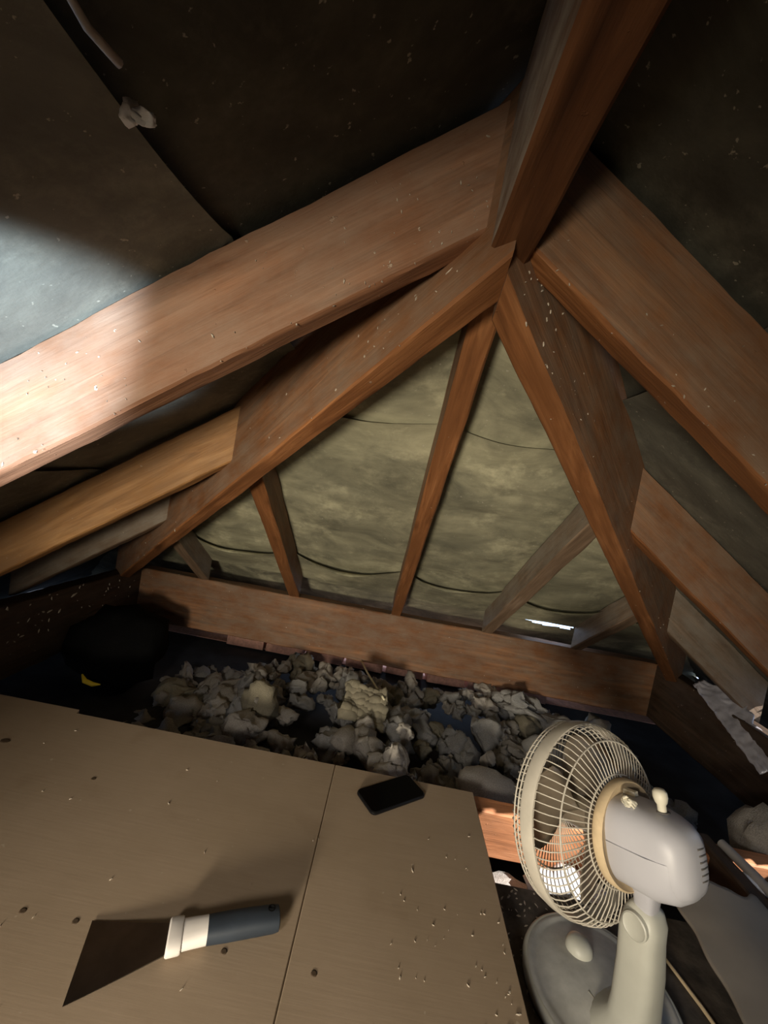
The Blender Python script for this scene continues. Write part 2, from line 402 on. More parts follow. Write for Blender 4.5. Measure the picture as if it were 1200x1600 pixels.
RW = 0.038
RX = 0.0725
ridge = timber('ridge_beam', (RX, -2.16, 0.928), (RX, 0.528, 0.928), 0.046, 0.170, M_WOOD_RIDGE, 'ridge beam running overhead to where the hip rafters meet', 'beam')
HL = V((-1, TS / TE, -TS)); HR = V((1, TS / TE, -TS))
hn_l = V((-TS / TE, -1, 0)).normalized(); hn_r = V((TS / TE, -1, 0)).normalized()
HW = 0.044
Apt = V((AX, AY, AZ - HIP_DROP))
def hip(D, n, mat, label, tend):
    a = Apt + n * HW / 2; 
    return timber('hip_rafter', a + D * (-0.035), a + D * tend, HW, 0.212, mat, label, 'rafter', 'hip rafters', cuts=(((RX, 0, 0), (1, 0, 0)), None))
hip(HL, hn_l, M_WOOD, 'hip rafter falling left from the ridge end to the dark corner', 1.13)
hip(HR, hn_r, M_WOOD, 'hip rafter falling right from the ridge end towards the daylight gap', 1.13)

def side_rafter(side, y, x0, x1, mat, label, name='rafter', hipcut=False, depth=0.142, width=RW):
    yc = y + width / 2; zz = zl if side < 0 else zr
    cut0 = None
    if hipcut:
        n = hn_l if side < 0 else hn_r
        cut0 = (Apt + n * (HW * 0.98), n)
    else:
        cut0 = ((RX + side * 0.0225, 0, 0), (1, 0, 0))
    return timber(name, (x0, yc, zz(x0)), (x1, yc, zz(x1)), width, depth, mat, label, 'rafter', None, cuts=(cut0, ((x1, 0, 0), (1, 0, 0))))
XL, XR = AX - 1.19, AX + 1.19
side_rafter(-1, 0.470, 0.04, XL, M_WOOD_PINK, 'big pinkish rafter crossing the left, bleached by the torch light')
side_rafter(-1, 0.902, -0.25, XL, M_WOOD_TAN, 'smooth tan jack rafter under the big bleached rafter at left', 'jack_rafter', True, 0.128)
side_rafter(-1, 1.205, -0.55, XL, M_WOOD_GREY, 'grimy grey jack rafter low in the left corner below the tan one', 'jack_rafter', True)
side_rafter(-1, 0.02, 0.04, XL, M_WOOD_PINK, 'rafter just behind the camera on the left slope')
side_rafter(1, 0.472, 0.10, XR, M_WOOD, 'big brown rafter descending to the right edge from the ridge')
side_rafter(1, 0.900, 0.38, XR, M_WOOD, 'brown jack rafter meeting the right hip rafter halfway down', 'jack_rafter', True)
side_rafter(1, 1.320, 0.75, XR, M_WOOD_GREY, 'dirty grey jack rafter at the foot of the right hip', 'jack_rafter', True)
side_rafter(1, 0.02, 0.10, XR, M_WOOD, 'rafter just behind the camera on the right slope')

def end_jack(x, mat, label, w=0.044):
    n = hn_l if x < AX else hn_r
    y0 = AY + abs(x - AX) * TS / TE
    cut0 = (Apt, n) if abs(x - AX) > 0.03 else ((0, AY + 0.012, 0), (0, 1, 0))
    if abs(x - AX) > 0.03: n = n
    y1 = PLATE_Y + 0.003
    return timber('end_jack_rafter', (x, y0, ze(y0)), (x, y1, ze(y1)), w, 0.098, mat, label, 'rafter', 'jack rafters of the hip end', cuts=(cut0, ((0, y1, 0), (0, 1, 0))))
end_jack(-0.760, M_WOOD_GREY, 'greyish jack rafter stub in the dark left corner of the hip end')
end_jack(-0.365, M_WOOD, 'short orange jack rafter left of the central one, grey on its side', 0.046)
end_jack(0.074, M_WOOD, 'long central jack rafter rising from the wall plate to the ridge end', 0.042)
end_jack(0.462, M_WOOD_GREY, 'dusty grey jack rafter leaning between the central one and the right hip', 0.048)
end_jack(0.835, M_WOOD_GREY, 'shortest dusty jack rafter beside the blue daylight slit', 0.046)

timber('wall_plate', (-1.06, PLATE_Y + 0.03, PLATE_Z - 0.222), (1.20, PLATE_Y + 0.03, PLATE_Z - 0.222), 0.060, 0.222, M_WOOD, 'heavy timber plate spanning the hip end below the jack rafters', 'beam', 'wall plates')
timber('wall_plate', (-1.06, PLATE_Y + 0.0, PLATE_Z - 0.222), (-1.06, -2.0, PLATE_Z - 0.222), 0.060, 0.222, M_WOOD_BLACK, 'timber plate along the left eaves, shade put into its dark colour', 'beam', 'wall plates')
timber('wall_plate', (1.20, PLATE_Y + 0.0, PLATE_Z - 0.222), (1.20, -2.0, PLATE_Z - 0.222), 0.060, 0.222, M_WOOD_BLACK, 'timber plate along the right eaves, shade put into its dark colour', 'beam', 'wall plates')

# joists
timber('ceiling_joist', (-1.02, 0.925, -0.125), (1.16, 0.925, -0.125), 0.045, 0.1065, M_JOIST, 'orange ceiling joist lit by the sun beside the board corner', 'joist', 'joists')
timber('ceiling_joist', (-1.02, 0.45, -0.125), (0.30, 0.45, -0.125), 0.045, 0.1065, M_JOIST, 'ceiling joist hidden under the middle of the boards', 'joist', 'joists')
timber('binder', (0.835, 0.30, -0.075), (0.835, 0.955, -0.075), 0.035, 0.070, M_WOOD_BLACK, 'dark timber binder running to the right edge beside the grey pipe', 'joist')

# ------------------------------------------------------------------ boards
def board(x0, x1, y0, y1, label, step=None):
    pts = [(x0, y0), (x1, y0), (x1, y1)]
    if step: pts += [(step, y1), (step - 0.004, y1 + 0.014), (x0, y1 + 0.012)]
    else: pts += [(x0, y1)]
    n = len(pts); mb = MB(); c = 0.0015
    cx = (x0 + x1) / 2; cy = (y0 + y1) / 2
    def ins(p): return (p[0] + (c if p[0] < cx else -c), p[1] + (c if p[1] < cy else -c))
    rings = [[(p[0], p[1], -0.018) for p in pts], [(p[0], p[1], -c) for p in pts], [(*ins(p), 0.0) for p in pts]]
    mb.loft(rings)
    o = mb.build('floor_board', M_BOARD); tag(o, label, 'board', 'sheets laid as a floor'); return o
bl = board(-1.02, -0.0358, -0.6, 0.931, 'wide tan floor board on the left, carrying the scraper', -0.667)
br = board(-0.0350, 0.290, -0.6, 0.931, 'narrower tan floor board on the right, carrying the phone')
sc = MB(); sc.lathe([(0.0, 0.0003), (0.0028, 0.0006), (0.0042, 0.0004), (0.0046, -0.001)], 10, caps=False)
s0 = None
for i, (x, y) in enumerate([(-0.405, 0.517), (-0.331, 0.518), (-0.124, 0.520), (0.001, 0.517), (-0.488, 0.754), (-0.717, 0.803)]):
    par = br if x > -0.035 else bl
    if s0 is None: s0 = sc.build('screw_head', M_SCREW, par, True); o = s0
    else: o = s0.copy(); COL.objects.link(o); o.parent = par
    o.location = (x, y, 0.0002); o.scale = (1, 1, 1) if i < 5 else (2.2, 1.6, 1)
db = MB(); db.box((0.545, 0.20, -0.062), (0.255, 0.565, 0.010)); tag(db.build('dirty_board', M_DIRT), 'dark dirty low board under the desk fan, strewn with crumbs', 'board')

# ------------------------------------------------------------------ flakes
def flakes(name, n, place, label, smin=0.0015, smax=0.005, mat=None):
    mb = MB()
    for _ in range(n):
        p, nrm = place()
        s = random.uniform(smin, smax) * (1.6 if random.random() < 0.15 else 1)
        t = V((random.gauss(0, 1), random.gauss(0, 1), random.gauss(0, 1))); nrm = V(nrm).normalized()
        t = (t - nrm * t.dot(nrm)).normalized(); u = nrm.cross(t)
        a = random.uniform(0.9, 1.8) * s; bq = random.uniform(0.3, 0.7) * s; th = 0.0005 + 0.15 * s
        tilt = nrm * random.uniform(-0.3, 0.6) * s
        top = [p + t * a + tilt, p + u * bq, p - t * a * 0.8, p - u * bq * random.uniform(0.5, 1)]
        mb.add([q - nrm * 0.0006 for q in top] + [q * 1 + nrm * th - (q - p) * 0.25 for q in top], [(3, 2, 1, 0), (4, 5, 6, 7), (0, 1, 5, 4), (1, 2, 6, 5), (2, 3, 7, 6), (3, 0, 4, 7)])
    o = mb.build(name, mat or M_FLAKE); tag(o, label, 'debris', None, 'stuff'); return o
def on_board():
    r = random.random()
    if r < 0.30: return V((random.uniform(-0.75, 0.27), random.uniform(0.40, 0.90), 0.0006)), (0, 0, 1)
    x = 0.285 - abs(random.gauss(0, 0.10)); y = 0.40 + abs(random.gauss(0, 0.16))
    return V((x, min(y, 0.92), 0.0006)), (0, 0, 1)
flakes('wood_flakes', 110, on_board, 'tiny pale flakes scattered over the floor boards', 0.0007, 0.0021)
def on_dirty():
    return V((random.uniform(0.295, 0.40), random.uniform(0.38, 0.76), -0.0515)), (0, 0, 1)
flakes('plaster_crumbs', 150, on_dirty, 'pale crumbs strewn on the dark board beside the fan', 0.0012, 0.0045)
def on_timber():
    r = random.random()
    if r < 0.34:       # face and lower edge of the left big rafter
        x = random.uniform(-0.55, 0.04); k = random.random() ** 2 * 0.11
        return V((x, 0.4695, zl(x) + k)), (0, -1, 0)
    if r < 0.50:
        t = random.uniform(0.0, 1.0); n = hn_l; q = Apt + HL * t + n * HW
        return q + V((0, 0, random.random() ** 2 * 0.12)), n
    if r < 0.62:
        t = random.uniform(0.0, 0.9); q = Apt + HR * t + hn_r * HW
        return q + V((0, 0, random.random() ** 2 * 0.12)), hn_r
    if r < 0.90:
        x = random.uniform(-1.0, 1.1)
        return (V((x, PLATE_Y - 0.0005, PLATE_Z - 0.004 - random.random() ** 3 * 0.15)), (0, -1, 0)) if random.random() < 0.5 else (V((x, PLATE_Y + random.uniform(0.002, 0.05), PLATE_Z + 0.001)), (0, 0, 1))
    x = random.uniform(0.12, 0.48)
    return V((x, 0.4715, zr(x) + random.random() ** 2 * 0.11)), (0, -1, 0)
flakes('dust_flakes', 170, on_timber, 'pale dust flakes clinging to the roof timbers', 0.0006, 0.0020)
def near_apex():
    r = random.random()
    if r < 0.5:
        t = abs(random.gauss(0, 0.09)); q = Apt + HL * t + hn_l * HW; return q + V((0, 0, random.random() * 0.09)), hn_l
    if r < 0.8:
        t = abs(random.gauss(0, 0.08)); q = Apt + HR * t + hn_r * HW; return q + V((0, 0, random.random() * 0.09)), hn_r
    x = 0.04 - abs(random.gauss(0, 0.06)); return V((x, 0.4695, zl(x) + random.random() * 0.09)), (0, -1, 0)
flakes('apex_flakes', 70, near_apex, 'pale flakes caught around the joint at the ridge end', 0.0008, 0.0028)
def left_corner():
    return V((random.uniform(-1.03, -0.72), random.uniform(1.2, 1.70), PLATE_Z + 0.002)) if False else V((-1.0295, random.uniform(0.9, 1.69), random.uniform(0.02, PLATE_Z))), (1, 0, 0)
flakes('corner_flakes', 45, left_corner, 'white flakes on the dark plate in the left corner', 0.002, 0.006)

# ------------------------------------------------------------------ loose insulation
def tuft_mesh(seed, lump=0.35, flat=1.0, fold=0.0, sub=3):
    import bmesh
    rnd = random.Random(seed)
    bm = bmesh.new(); bmesh.ops.create_icosphere(bm, subdivisions=sub, radius=1.0)
    o = V((rnd.uniform(-50, 50), rnd.uniform(-50, 50), rnd.uniform(-50, 50)))
    for v in bm.verts:
        d = v.co.normalized()
        r = 1 - 0.55 * lump + lump * (1.5 * abs(noise.noise(d * 1.5 + o)) + 0.9 * abs(noise.noise(d * 3.3 + o)) + 0.4 * abs(noise.noise(d * 7.5 + o))) + 0.05 * noise.noise(d * 18 + o)
        q = d * r
        q.z = q.z * flat + fold * math.sin(q.x * 2.2 + o.x)
        v.co = q
    me = bpy.data.meshes.new('insulation_tuft'); bm.to_mesh(me); bm.free()
    me.polygons.foreach_set('use_smooth', [True] * len(me.polygons))
    return me
def puff_mesh(seed, n, spread=(0.75, 0.65, 0.45), rmin=0.28, rmax=0.55):
    import bmesh
    rnd = random.Random(seed); bm = bmesh.new()
    for k in range(n):
        while True:
            c = V((rnd.uniform(-1, 1), rnd.uniform(-1, 1), rnd.uniform(-1, 1)))
            if c.length < 1: break
        c = V((c.x * spread[0], c.y * spread[1], c.z * spread[2])); r = rnd.uniform(rmin, rmax)
        o = V((rnd.uniform(-50, 50), rnd.uniform(-50, 50), rnd.uniform(-50, 50)))
        st = V((rnd.uniform(0.75, 1.3), rnd.uniform(0.75, 1.3), rnd.uniform(0.6, 1.1)))
        for v in bmesh.ops.create_icosphere(bm, subdivisions=3, radius=1.0)['verts']:
            d = v.co.normalized()
            rr = r * (0.86 + 0.42 * abs(noise.noise(d * 1.6 + o)) + 0.22 * noise.noise(d * 2.6 + o) + 0.06 * noise.noise(d * 8 + o))
            v.co = c + V((d.x * st.x, d.y * st.y, d.z * st.z)) * rr
    o = V((rnd.uniform(-50, 50), rnd.uniform(-50, 50), rnd.uniform(-50, 50)))
    for v in bm.verts:
        p = v.co.copy()
        v.co = p + noise.noise_vector(p * 1.3 + o) * 0.42 + noise.noise_vector(p * 3.4 + o) * 0.13 + noise.noise_vector(p * 10 + o) * 0.035
    me = bpy.data.meshes.new('insulation_tuft'); bm.to_mesh(me); bm.free()
    me.polygons.foreach_set('use_smooth', [True] * len(me.polygons))
    return me
PROTO = []
for k in range(14):
    me = puff_mesh(300 + k, random.randint(3, 6), rmin=0.36, rmax=0.70)
    me.materials.append(M_INS[[0, 0, 1, 1, 0, 2, 1, 3, 0, 1, 0, 1, 1, 0][k]]); PROTO.append(me)
def tuft(loc, s, rot=None, me=None, label=None, group='loose insulation tufts', name='insulation_tuft'):
    o = bpy.data.objects.new(name, me or random.choice(PROTO)); COL.objects.link(o)
    o.location = loc; o.scale = s if isinstance(s, tuple) else (s, s, s)
    o.rotation_euler = rot or (random.uniform(-0.8, 0.8), random.uniform(-0.8, 0.8), random.uniform(0, 6.28))
    tag(o, label, 'insulation', group); return o
def bowl(x, y):
    # surface height of the pile; two dark hollows
    h = -0.125 + 0.05 * noise.noise(V((x * 3.1, y * 3.1, 2))) + 0.035 * noise.noise(V((x * 8, y * 8, 5)))
    h += -0.012 + 0.045 * math.exp(-((x - 0.06) ** 2 + (y - 1.22) ** 2) / 0.03)
    if x < -0.42: h -= 0.10 * min(1, (-0.42 - x) / 0.25)
    if x > 0.72: h -= 0.06 * min(1, (x - 0.72) / 0.2)
    return h
def hollow(x, y):
    return ((x + 0.16) / 0.105) ** 2 + ((y - 1.24) / 0.13) ** 2 < 1 or ((x - 0.31) / 0.12) ** 2 + ((y - 1.46) / 0.10) ** 2 < 1 or ((x + 0.55) / 0.06) ** 2 + ((y - 1.2) / 0.1) ** 2 < 1 or ((x - 0.42) / 0.05) ** 2 + ((y - 1.36) / 0.13) ** 2 < 1
placed = []
tries = 0
while len(placed) < 250 and tries < 14000:
    tries += 1
    x = random.uniform(-0.72, 1.02); y = random.uniform(0.965, 1.70)
    if hollow(x, y): continue
    if x > 0.55 and y < 1.08: continue
    s = random.choice((0.026, 0.034, 0.042, 0.05, 0.06, 0.07))
    if any((x - a) ** 2 + (y - b_) ** 2 < (0.49 * (s + c)) ** 2 for a, b_, c in placed): continue
    placed.append((x, y, s))
    z = bowl(x, y)
    me_ = random.choice(PROTO)
    tone = {'insulation_grey': 'grey', 'insulation_warm': 'brownish grey', 'insulation_ochre': 'ochre', 'insulation_pale': 'pale'}[me_.materials[0].name]
    size = 'small' if s < 0.035 else ('large' if s > 0.055 else 'middling')
    row = 'close under the wall plate' if y > 1.52 else ('along the far board edge' if y < 1.13 else 'in the middle of the heap')
    side = 'at the dark left end' if x < -0.35 else ('behind the desk fan' if x > 0.62 else ('left of the phone' if x < 0.02 else 'right of the straw'))
    lab = '%s %s insulation tuft %s, %s' % (size, tone, row, side)
    tuft((x, y, z), s, me=me_, label=lab, group='loose insulation tufts')
# singled-out pieces
smooth_p = tuft_mesh(901, 0.16, 0.62, 0.1); smooth_p.materials.append(M_INS[3])
tuft((0.372, 1.075, -0.085), (0.085, 0.062, 0.075), (0.1, 0.25, 0.1), smooth_p, 'large smooth pale slab of insulation beside the board corner', None, 'insulation_slab')
egg = tuft_mesh(902, 0.42, 0.5); egg.materials.append(M_INS[2])
tuft((-0.315, 1.235, -0.075), (0.052, 0.075, 0.06), (0.9, -0.15, 0.1), egg, 'egg shaped ochre lump of insulation left of the dark hollow', None, 'insulation_lump')
big = puff_mesh(903, 7); big.materials.append(M_INS[3])
tuft((0.115, 1.045, -0.055), (0.075, 0.055, 0.055), (0.2, 0.3, 0.5), big, 'pale crumpled insulation lump right behind the phone', None, 'insulation_lump')
big2 = puff_mesh(904, 6, rmin=0.4, rmax=0.7); big2.materials.append(M_INS[1])
tuft((0.015, 1.15, -0.065), (0.085, 0.075, 0.06), (0.2, 0.1, 1.4), big2, 'big folded insulation lump below the ribbed piece', None, 'insulation_lump')
ball = puff_mesh(905, 9, (0.6, 0.6, 0.6)); ball.materials.append(M_INS[3])
tuft((0.135, 1.165, -0.03), 0.030, (0, 0, 0.3), ball, 'small pale knobbly ball of insulation at the heap top', None, 'insulation_lump')
round_p = tuft_mesh(906, 0.14, 0.85); round_p.materials.append(M_INS[0])
tuft((0.60, 1.33, -0.10), (0.062, 0.05, 0.058), (0.2, 0, 0.4), round_p, 'smooth rounded grey insulation lump left of the fan cage', None, 'insulation_lump')
fold_p = puff_mesh(907, 12, (0.9, 0.7, 0.5)); fold_p.materials.append(M_INS[0])
tuft((0.64, 1.58, -0.085), (0.125, 0.07, 0.075), (0.1, 0, -0.2), fold_p, 'broad folded grey insulation heap right under the wall plate', None, 'insulation_lump')
cream = puff_mesh(908, 7); cream.materials.append(M_INS[3])
tuft((0.405, 1.20, -0.075), (0.03, 0.03, 0.028), (0, 0, 0), cream, 'little cream wad of insulation above the smooth slab', None, 'insulation_lump')
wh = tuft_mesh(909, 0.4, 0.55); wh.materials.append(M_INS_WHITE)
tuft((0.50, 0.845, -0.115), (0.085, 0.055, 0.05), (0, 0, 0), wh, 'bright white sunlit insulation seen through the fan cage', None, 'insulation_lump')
tan_p = tuft_mesh(910, 0.3, 0.6); tan_p.materials.append(M_INS[3])
tuft((0.365, 0.845, -0.165), (0.085, 0.06, 0.05), (0, 0, 0.3), tan_p, 'tan insulation lump under the orange joist', None, 'insulation_lump')
rgt = tuft_mesh(911, 0.45, 1.0); rgt.materials.append(M_INS[1])
tuft((1.02, 0.985, -0.02), (0.06, 0.06, 0.085), (0, 0.2, 0.3), rgt, 'brownish insulation clump at the right edge above the pipe', None, 'insulation_lump')

# ribbed piece
def ribbed(u, v):
    x = -0.06 + 0.14 * u; y = 1.235 + 0.11 * v
    return V((x, y, -0.060 + 0.045 * v - 0.03 * u * (1 - v) + 0.0035 * math.sin(v * 40 + 4 * noise.noise(V((x * 20, y * 20, 0)))) + 0.016 * noise.noise(V((x * 22, y * 22, 0))) + 0.005 * noise.noise(V((x * 70, y * 70, 0)))))
rb = grid('ribbed_insulation', 44, 44, ribbed, M_INS[2], None)
so = rb.modifiers.new('thick', 'SOLIDIFY'); so.thickness = 0.02; so.offset = -1
tag(rb, 'ribbed ochre piece of insulation under the pale straw', 'insulation')
st = MB(); st.tube([(-0.034, 1.70, -0.072), (0.0, 1.56, -0.054), (0.036, 1.42, -0.032), (0.068, 1.29, -0.008)], [0.0032, 0.0038, 0.0038, 0.003], 7)
tag(st.build('straw', M_STRAW, None, True), 'thin pale straw sticking out below the wall plate', 'stick')

# ------------------------------------------------------------------ black sack in the dark corner
sk = empty('black_sack', (-0.90, 1.42, -0.2))
me = tuft_mesh(950, 0.22, 1.0); me.materials.append(M_BLACKP)
so_ = bpy.data.objects.new('sack_body', me); COL.objects.link(so_); so_.parent = sk; so_.location = (0, 0, 0.13); so_.scale = (0.145, 0.13, 0.15)
ys = MB(); ys.tube([(0.015 + 0.0, -0.185, 0.115), (0.03, -0.19, 0.098), (0.055, -0.187, 0.09), (0.075, -0.18, 0.09)], [0.002, 0.008, 0.007, 0.002], 8)
y_ = ys.build('yellow_strip', M_YELLOW, sk, True); y_['label'] = 'bright yellow tie'
tag(sk, 'black plastic sack with a yellow tie in the dark left corner', 'sack')

# ------------------------------------------------------------------ phone
def rrect(hx, hy, r, n=6):
    pts = []
    for cx, cy, a0 in ((hx - r, hy - r, 0), (-hx + r, hy - r, 90), (-hx + r, -hy + r, 180), (hx - r, -hy + r, 270)):
        for k in range(n + 1):
            a = math.radians(a0 + 90 * k / n); pts.append((cx + r * math.cos(a), cy + r * math.sin(a)))
    return pts
ph = empty('smartphone', (0.098, 0.868, 0.0), math.radians(36))
pb = MB()
pb.loft([[(x, y, z) for x, y in rrect(0.0715 - i, 0.0355 - i, 0.011)] for i, z in ((0.002, 0.0005), (0.0004, 0.0018), (0, 0.004), (0.0004, 0.0064), (0.0022, 0.0080))])
pb.build('phone_body', M_PHONE, ph, True, 40)
ps = MB(); ps.loft([[(x, y, z) for x, y in rrect(0.0690, 0.0330, 0.0095)] for z in (0.0079, 0.0084)]); ps.build('screen', M_SCREEN, ph)
tag(ph, 'black smartphone lying face up near the far board edge', 'phone')

# ------------------------------------------------------------------ scraper
kn = empty('scraper', (-0.20, 0.512, 0.0), math.radians(20.5))
kb = MB()
cs = [(-0.103, 0.0525, 0.0022), (0.0, 0.020, 0.0125)]
top = []; bot = []
nb = 10
rings = []
for i in range(nb + 1):
    t = i / nb; x = -0.100 + 0.108 * t; w = 0.0475 - 0.030 * t; z = 0.0022 + 0.0105 * t ** 1.3; th = 0.0006 + 0.0012 * t
    rings.append([(x - 0.004 * 0, -w, z - th), (x, w, z - th), (x, w, z), (x, -w, z)])
kb.loft(rings); kb.build('blade', M_STEEL, kn, False)
def oval(x, hy, hz, zc, n=20, p=2.6):
    out = []
    for k in range(n):
        a = 2 * math.pi * k / n; c, s_ = math.cos(a), math.sin(a)
        out.append((x, hy * math.copysign(abs(c) ** (2 / p), c), zc + hz * math.copysign(abs(s_) ** (2 / p), s_)))
    return out
kc = MB(); kc.loft([oval(0.000, 0.0225, 0.0085, 0.0125), oval(0.002, 0.0240, 0.0098, 0.0130), oval(0.016, 0.0232, 0.0105, 0.0135), oval(0.018, 0.0222, 0.0095, 0.0135)]); kc.build('collar', M_WHITEP, kn, True, 35)
kw = MB(); kw.loft([oval(0.018, 0.0196, 0.0088, 0.0135), oval(0.03, 0.0182, 0.0104, 0.0140), oval(0.0495, 0.0166, 0.0116, 0.0146)]); kw.build('ferrule', M_WHITEP, kn, True, 35)
kh = MB(); kh.loft([oval(0.0495, 0.0168, 0.0118, 0.0146), oval(0.075, 0.0172, 0.0126, 0.0150), oval(0.11, 0.0166, 0.0130, 0.0152), oval(0.138, 0.0160, 0.0126, 0.0150), oval(0.145, 0.0150, 0.0115, 0.0150), oval(0.1465, 0.0120, 0.0085, 0.0150)])
kh.build('handle', M_NAVY, kn, True, 50)
ko = MB(); ko.lathe([(0.0050, 0.0272), (0.0052, 0.0284), (0.0040, 0.0284), (0.0036, 0.0274)], 16, Matrix.Translation((0.134, 0.004, 0)), True); ko.build('hanging_hole', M_BLACKP, kn, True)
tag(kn, 'scraper with dark steel blade, white collar and navy handle on the board', 'scraper')

# ------------------------------------------------------------------ desk fan
fan = empty('desk_fan', (0.433, 0.604, -0.052), 0.0)
F0 = V((0.433, 0.604, -0.052))
def W(p): return V(p) - F0
base = MB(); base.lathe([(0.104, 0.0), (0.110, 0.003), (0.1115, 0.010), (0.110, 0.016), (0.106, 0.0195), (0.100, 0.0205), (0.097, 0.0190), (0.092, 0.0195), (0.070, 0.026), (0.045, 0.031), (0.015, 0.034), (0.001, 0.0345)], 64)
fb = base.build('base', M_BASE, fan, True, 50)
rg = MB(); rg.lathe([(0.1045, 0.018), (0.1085, 0.0195), (0.112, 0.017), (0.1135, 0.011), (0.1125, 0.004), (0.1085, 0.001)], 64, caps=False); rg.build('base_rim', M_STALK, fb, True)
kb_ = MB(); kb_.lathe([(0.020, 0.024), (0.0205, 0.034), (0.018, 0.041), (0.012, 0.045), (0.004, 0.0465), (0.0005, 0.0465)], 28, Matrix.Translation((-0.018, 0.040, 0))); kb_.build('speed_knob', M_STALK, fb, True, 60)
for a0 in (-0.4, 0.25, 0.9):
    pass
rib = MB(); rib.tube([(-0.03, -0.02, 0.0315), (0.005, -0.075, 0.0255)], 0.0016, 6); rib.build('base_seam', M_STALK, fb, True)
# stalk
az = math.radians(-60); nh = V((math.cos(az), math.sin(az), 0)); lat = V((-nh.y, nh.x, 0))
PIV = V((0.433, 0.550, 0.140))
def slab(c, hw, hd, p=3.2, n=24, up=V((0, 0, 1))):
    out = []
    for k in range(n):
        a = 2 * math.pi * k / n; co, si = math.cos(a), math.sin(a)
        out.append(W(c) + lat * hw * math.copysign(abs(co) ** (2 / p), co) + nh * hd * math.copysign(abs(si) ** (2 / p), si))
    return out
sb = MB(); SX, SY = 0.448, 0.553
sb.loft([slab(V((SX, SY, -0.028)), 0.060, 0.050, 2.2), slab(V((SX, SY, -0.018)), 0.052, 0.042, 2.3), slab(V((SX, SY, -0.004)), 0.037, 0.027, 2.6), slab(V((SX, SY, 0.012)), 0.0285, 0.027), slab(V((SX - 0.006, SY - 0.001, 0.07)), 0.0260, 0.0265), slab(V((PIV.x, PIV.y, 0.118)), 0.0240, 0.0255), slab(V((PIV.x, PIV.y, 0.142)), 0.0225, 0.0235), slab(V((PIV.x, PIV.y, 0.155)), 0.0190, 0.017), slab(V((PIV.x, PIV.y, 0.160)), 0.012, 0.009)])
sk_ = sb.build('stalk', M_STALK, fan, True, 60)
pv = MB()
Mp = Matrix.Translation(W(PIV - V((0, 0, 0.004)))) @ (-lat).to_track_quat('Z', 'Y').to_matrix().to_4x4()
pv.lathe([(0.0165, 0.012), (0.0165, 0.0255), (0.0148, 0.0268), (0.0132, 0.0255), (0.001, 0.0253)], 30, Mp); pv.build('pivot_cap', M_STALK, sk_, True, 40)

# head frame
C = V((0.374, 0.632, 0.209)); n = V((0.470, -0.814, 0.342)).normalized()
a_ = (V((0, 0, 1)) - n * n.z).normalized(); b_ = n.cross(a_)
MH = Matrix(((b_.x, a_.x, n.x, 0), (b_.y, a_.y, n.y, 0), (b_.z, a_.z, n.z, 0), (0, 0, 0, 1))); MH.translation = W(C)
# note: local x = b_, y = a_ (up), z = n (rear)
RR = 0.129
rim = MB(); rim.lathe([(RR - 0.0015, -0.011), (RR + 0.0018, -0.011), (RR + 0.0028, -0.008), (RR + 0.0028, 0.008), (RR + 0.0018, 0.011), (RR - 0.0015, 0.011), (RR - 0.0022, 0.0), (RR - 0.0015, -0.011)], 96, MH, False); rim.build('cage_rim', M_CAGE, fan, True, 40)
def hp(r, ang, z): return MH @ V((r * math.cos(ang), r * math.sin(ang), z))
rear = MB(); prof_r = [(RR, 0.008), (RR - 0.001, 0.020), (RR - 0.006, 0.032), (RR - 0.018, 0.044), (RR - 0.040, 0.052), (RR - 0.060, 0.055), (0.057, 0.056)]
NW = 72
for k in range(NW):
    an = 2 * math.pi * k / NW
    rear.tube([hp(r, an + 0.10 * (1 - r / RR), z) for r, z in prof_r], 0.0009, 5)
for r, z in ((RR - 0.016, 0.0430), (0.0705, 0.0548)):
    rear.tube([hp(r, 2 * math.pi * k / 72, z) for k in range(72)], 0.0013, 5, True)
rear.build('rear_grille', M_CAGE, fan, True)
front = MB(); prof_f = [(RR, -0.008), (RR - 0.001, -0.022), (RR - 0.010, -0.036), (RR - 0.030, -0.046), (0.06, -0.052), (0.028, -0.053)]
for k in range(NW):
    an = 2 * math.pi * (k + 0.5) / NW
    front.tube([hp(r, an, z) for r, z in prof_f], 0.0009, 5)
for r, z in ((RR + 0.0002, -0.0165), (RR - 0.001, -0.024), (0.09, -0.0495)):
    front.tube([hp(r, 2 * math.pi * k / 72, z) for k in range(72)], 0.0012, 5, True)
fg = front.build('front_grille', M_CAGE, fan, True)
bd = MB(); bd.lathe([(0.001, -0.056), (0.024, -0.0555), (0.029, -0.053), (0.029, -0.050), (0.001, -0.050)], 30, MH); bd.build('badge', M_CAGE, fg, True, 40)
for k in range(3):
    bl_ = MB(); rows = []
    for i in range(9):
        r = 0.020 + 0.098 * i / 8
        row = []
        for j in range(9):
            u = j / 8; wdt = 0.75 + 0.55 * math.sin(math.pi * min(1, i / 8 * 0.85 + 0.1))
            an = 2 * math.pi * k / 3 + (u - 0.5) * wdt * 1.15 + 0.3 * (i / 8)
            rr = r if i < 8 else r - 0.010 * (2 * u - 1) ** 2
            row.append(hp(rr, an, -0.012 + 0.034 * (u - 0.5) - 0.006 * math.sin(u * math.pi)))
        rows.append(row)
    bl_.loft(rows, False, False)
    o = bl_.build('fan_blade', M_BLADE, fan, True); sm = o.modifiers.new('thick', 'SOLIDIFY'); sm.thickness = 0.0016
hb = MB(); hb.lathe([(0.001, -0.034), (0.016, -0.033), (0.021, -0.028), (0.022, 0.014), (0.001, 0.016)], 26, MH); hb.build('blade_hub', M_BLADE, fan, True, 40)
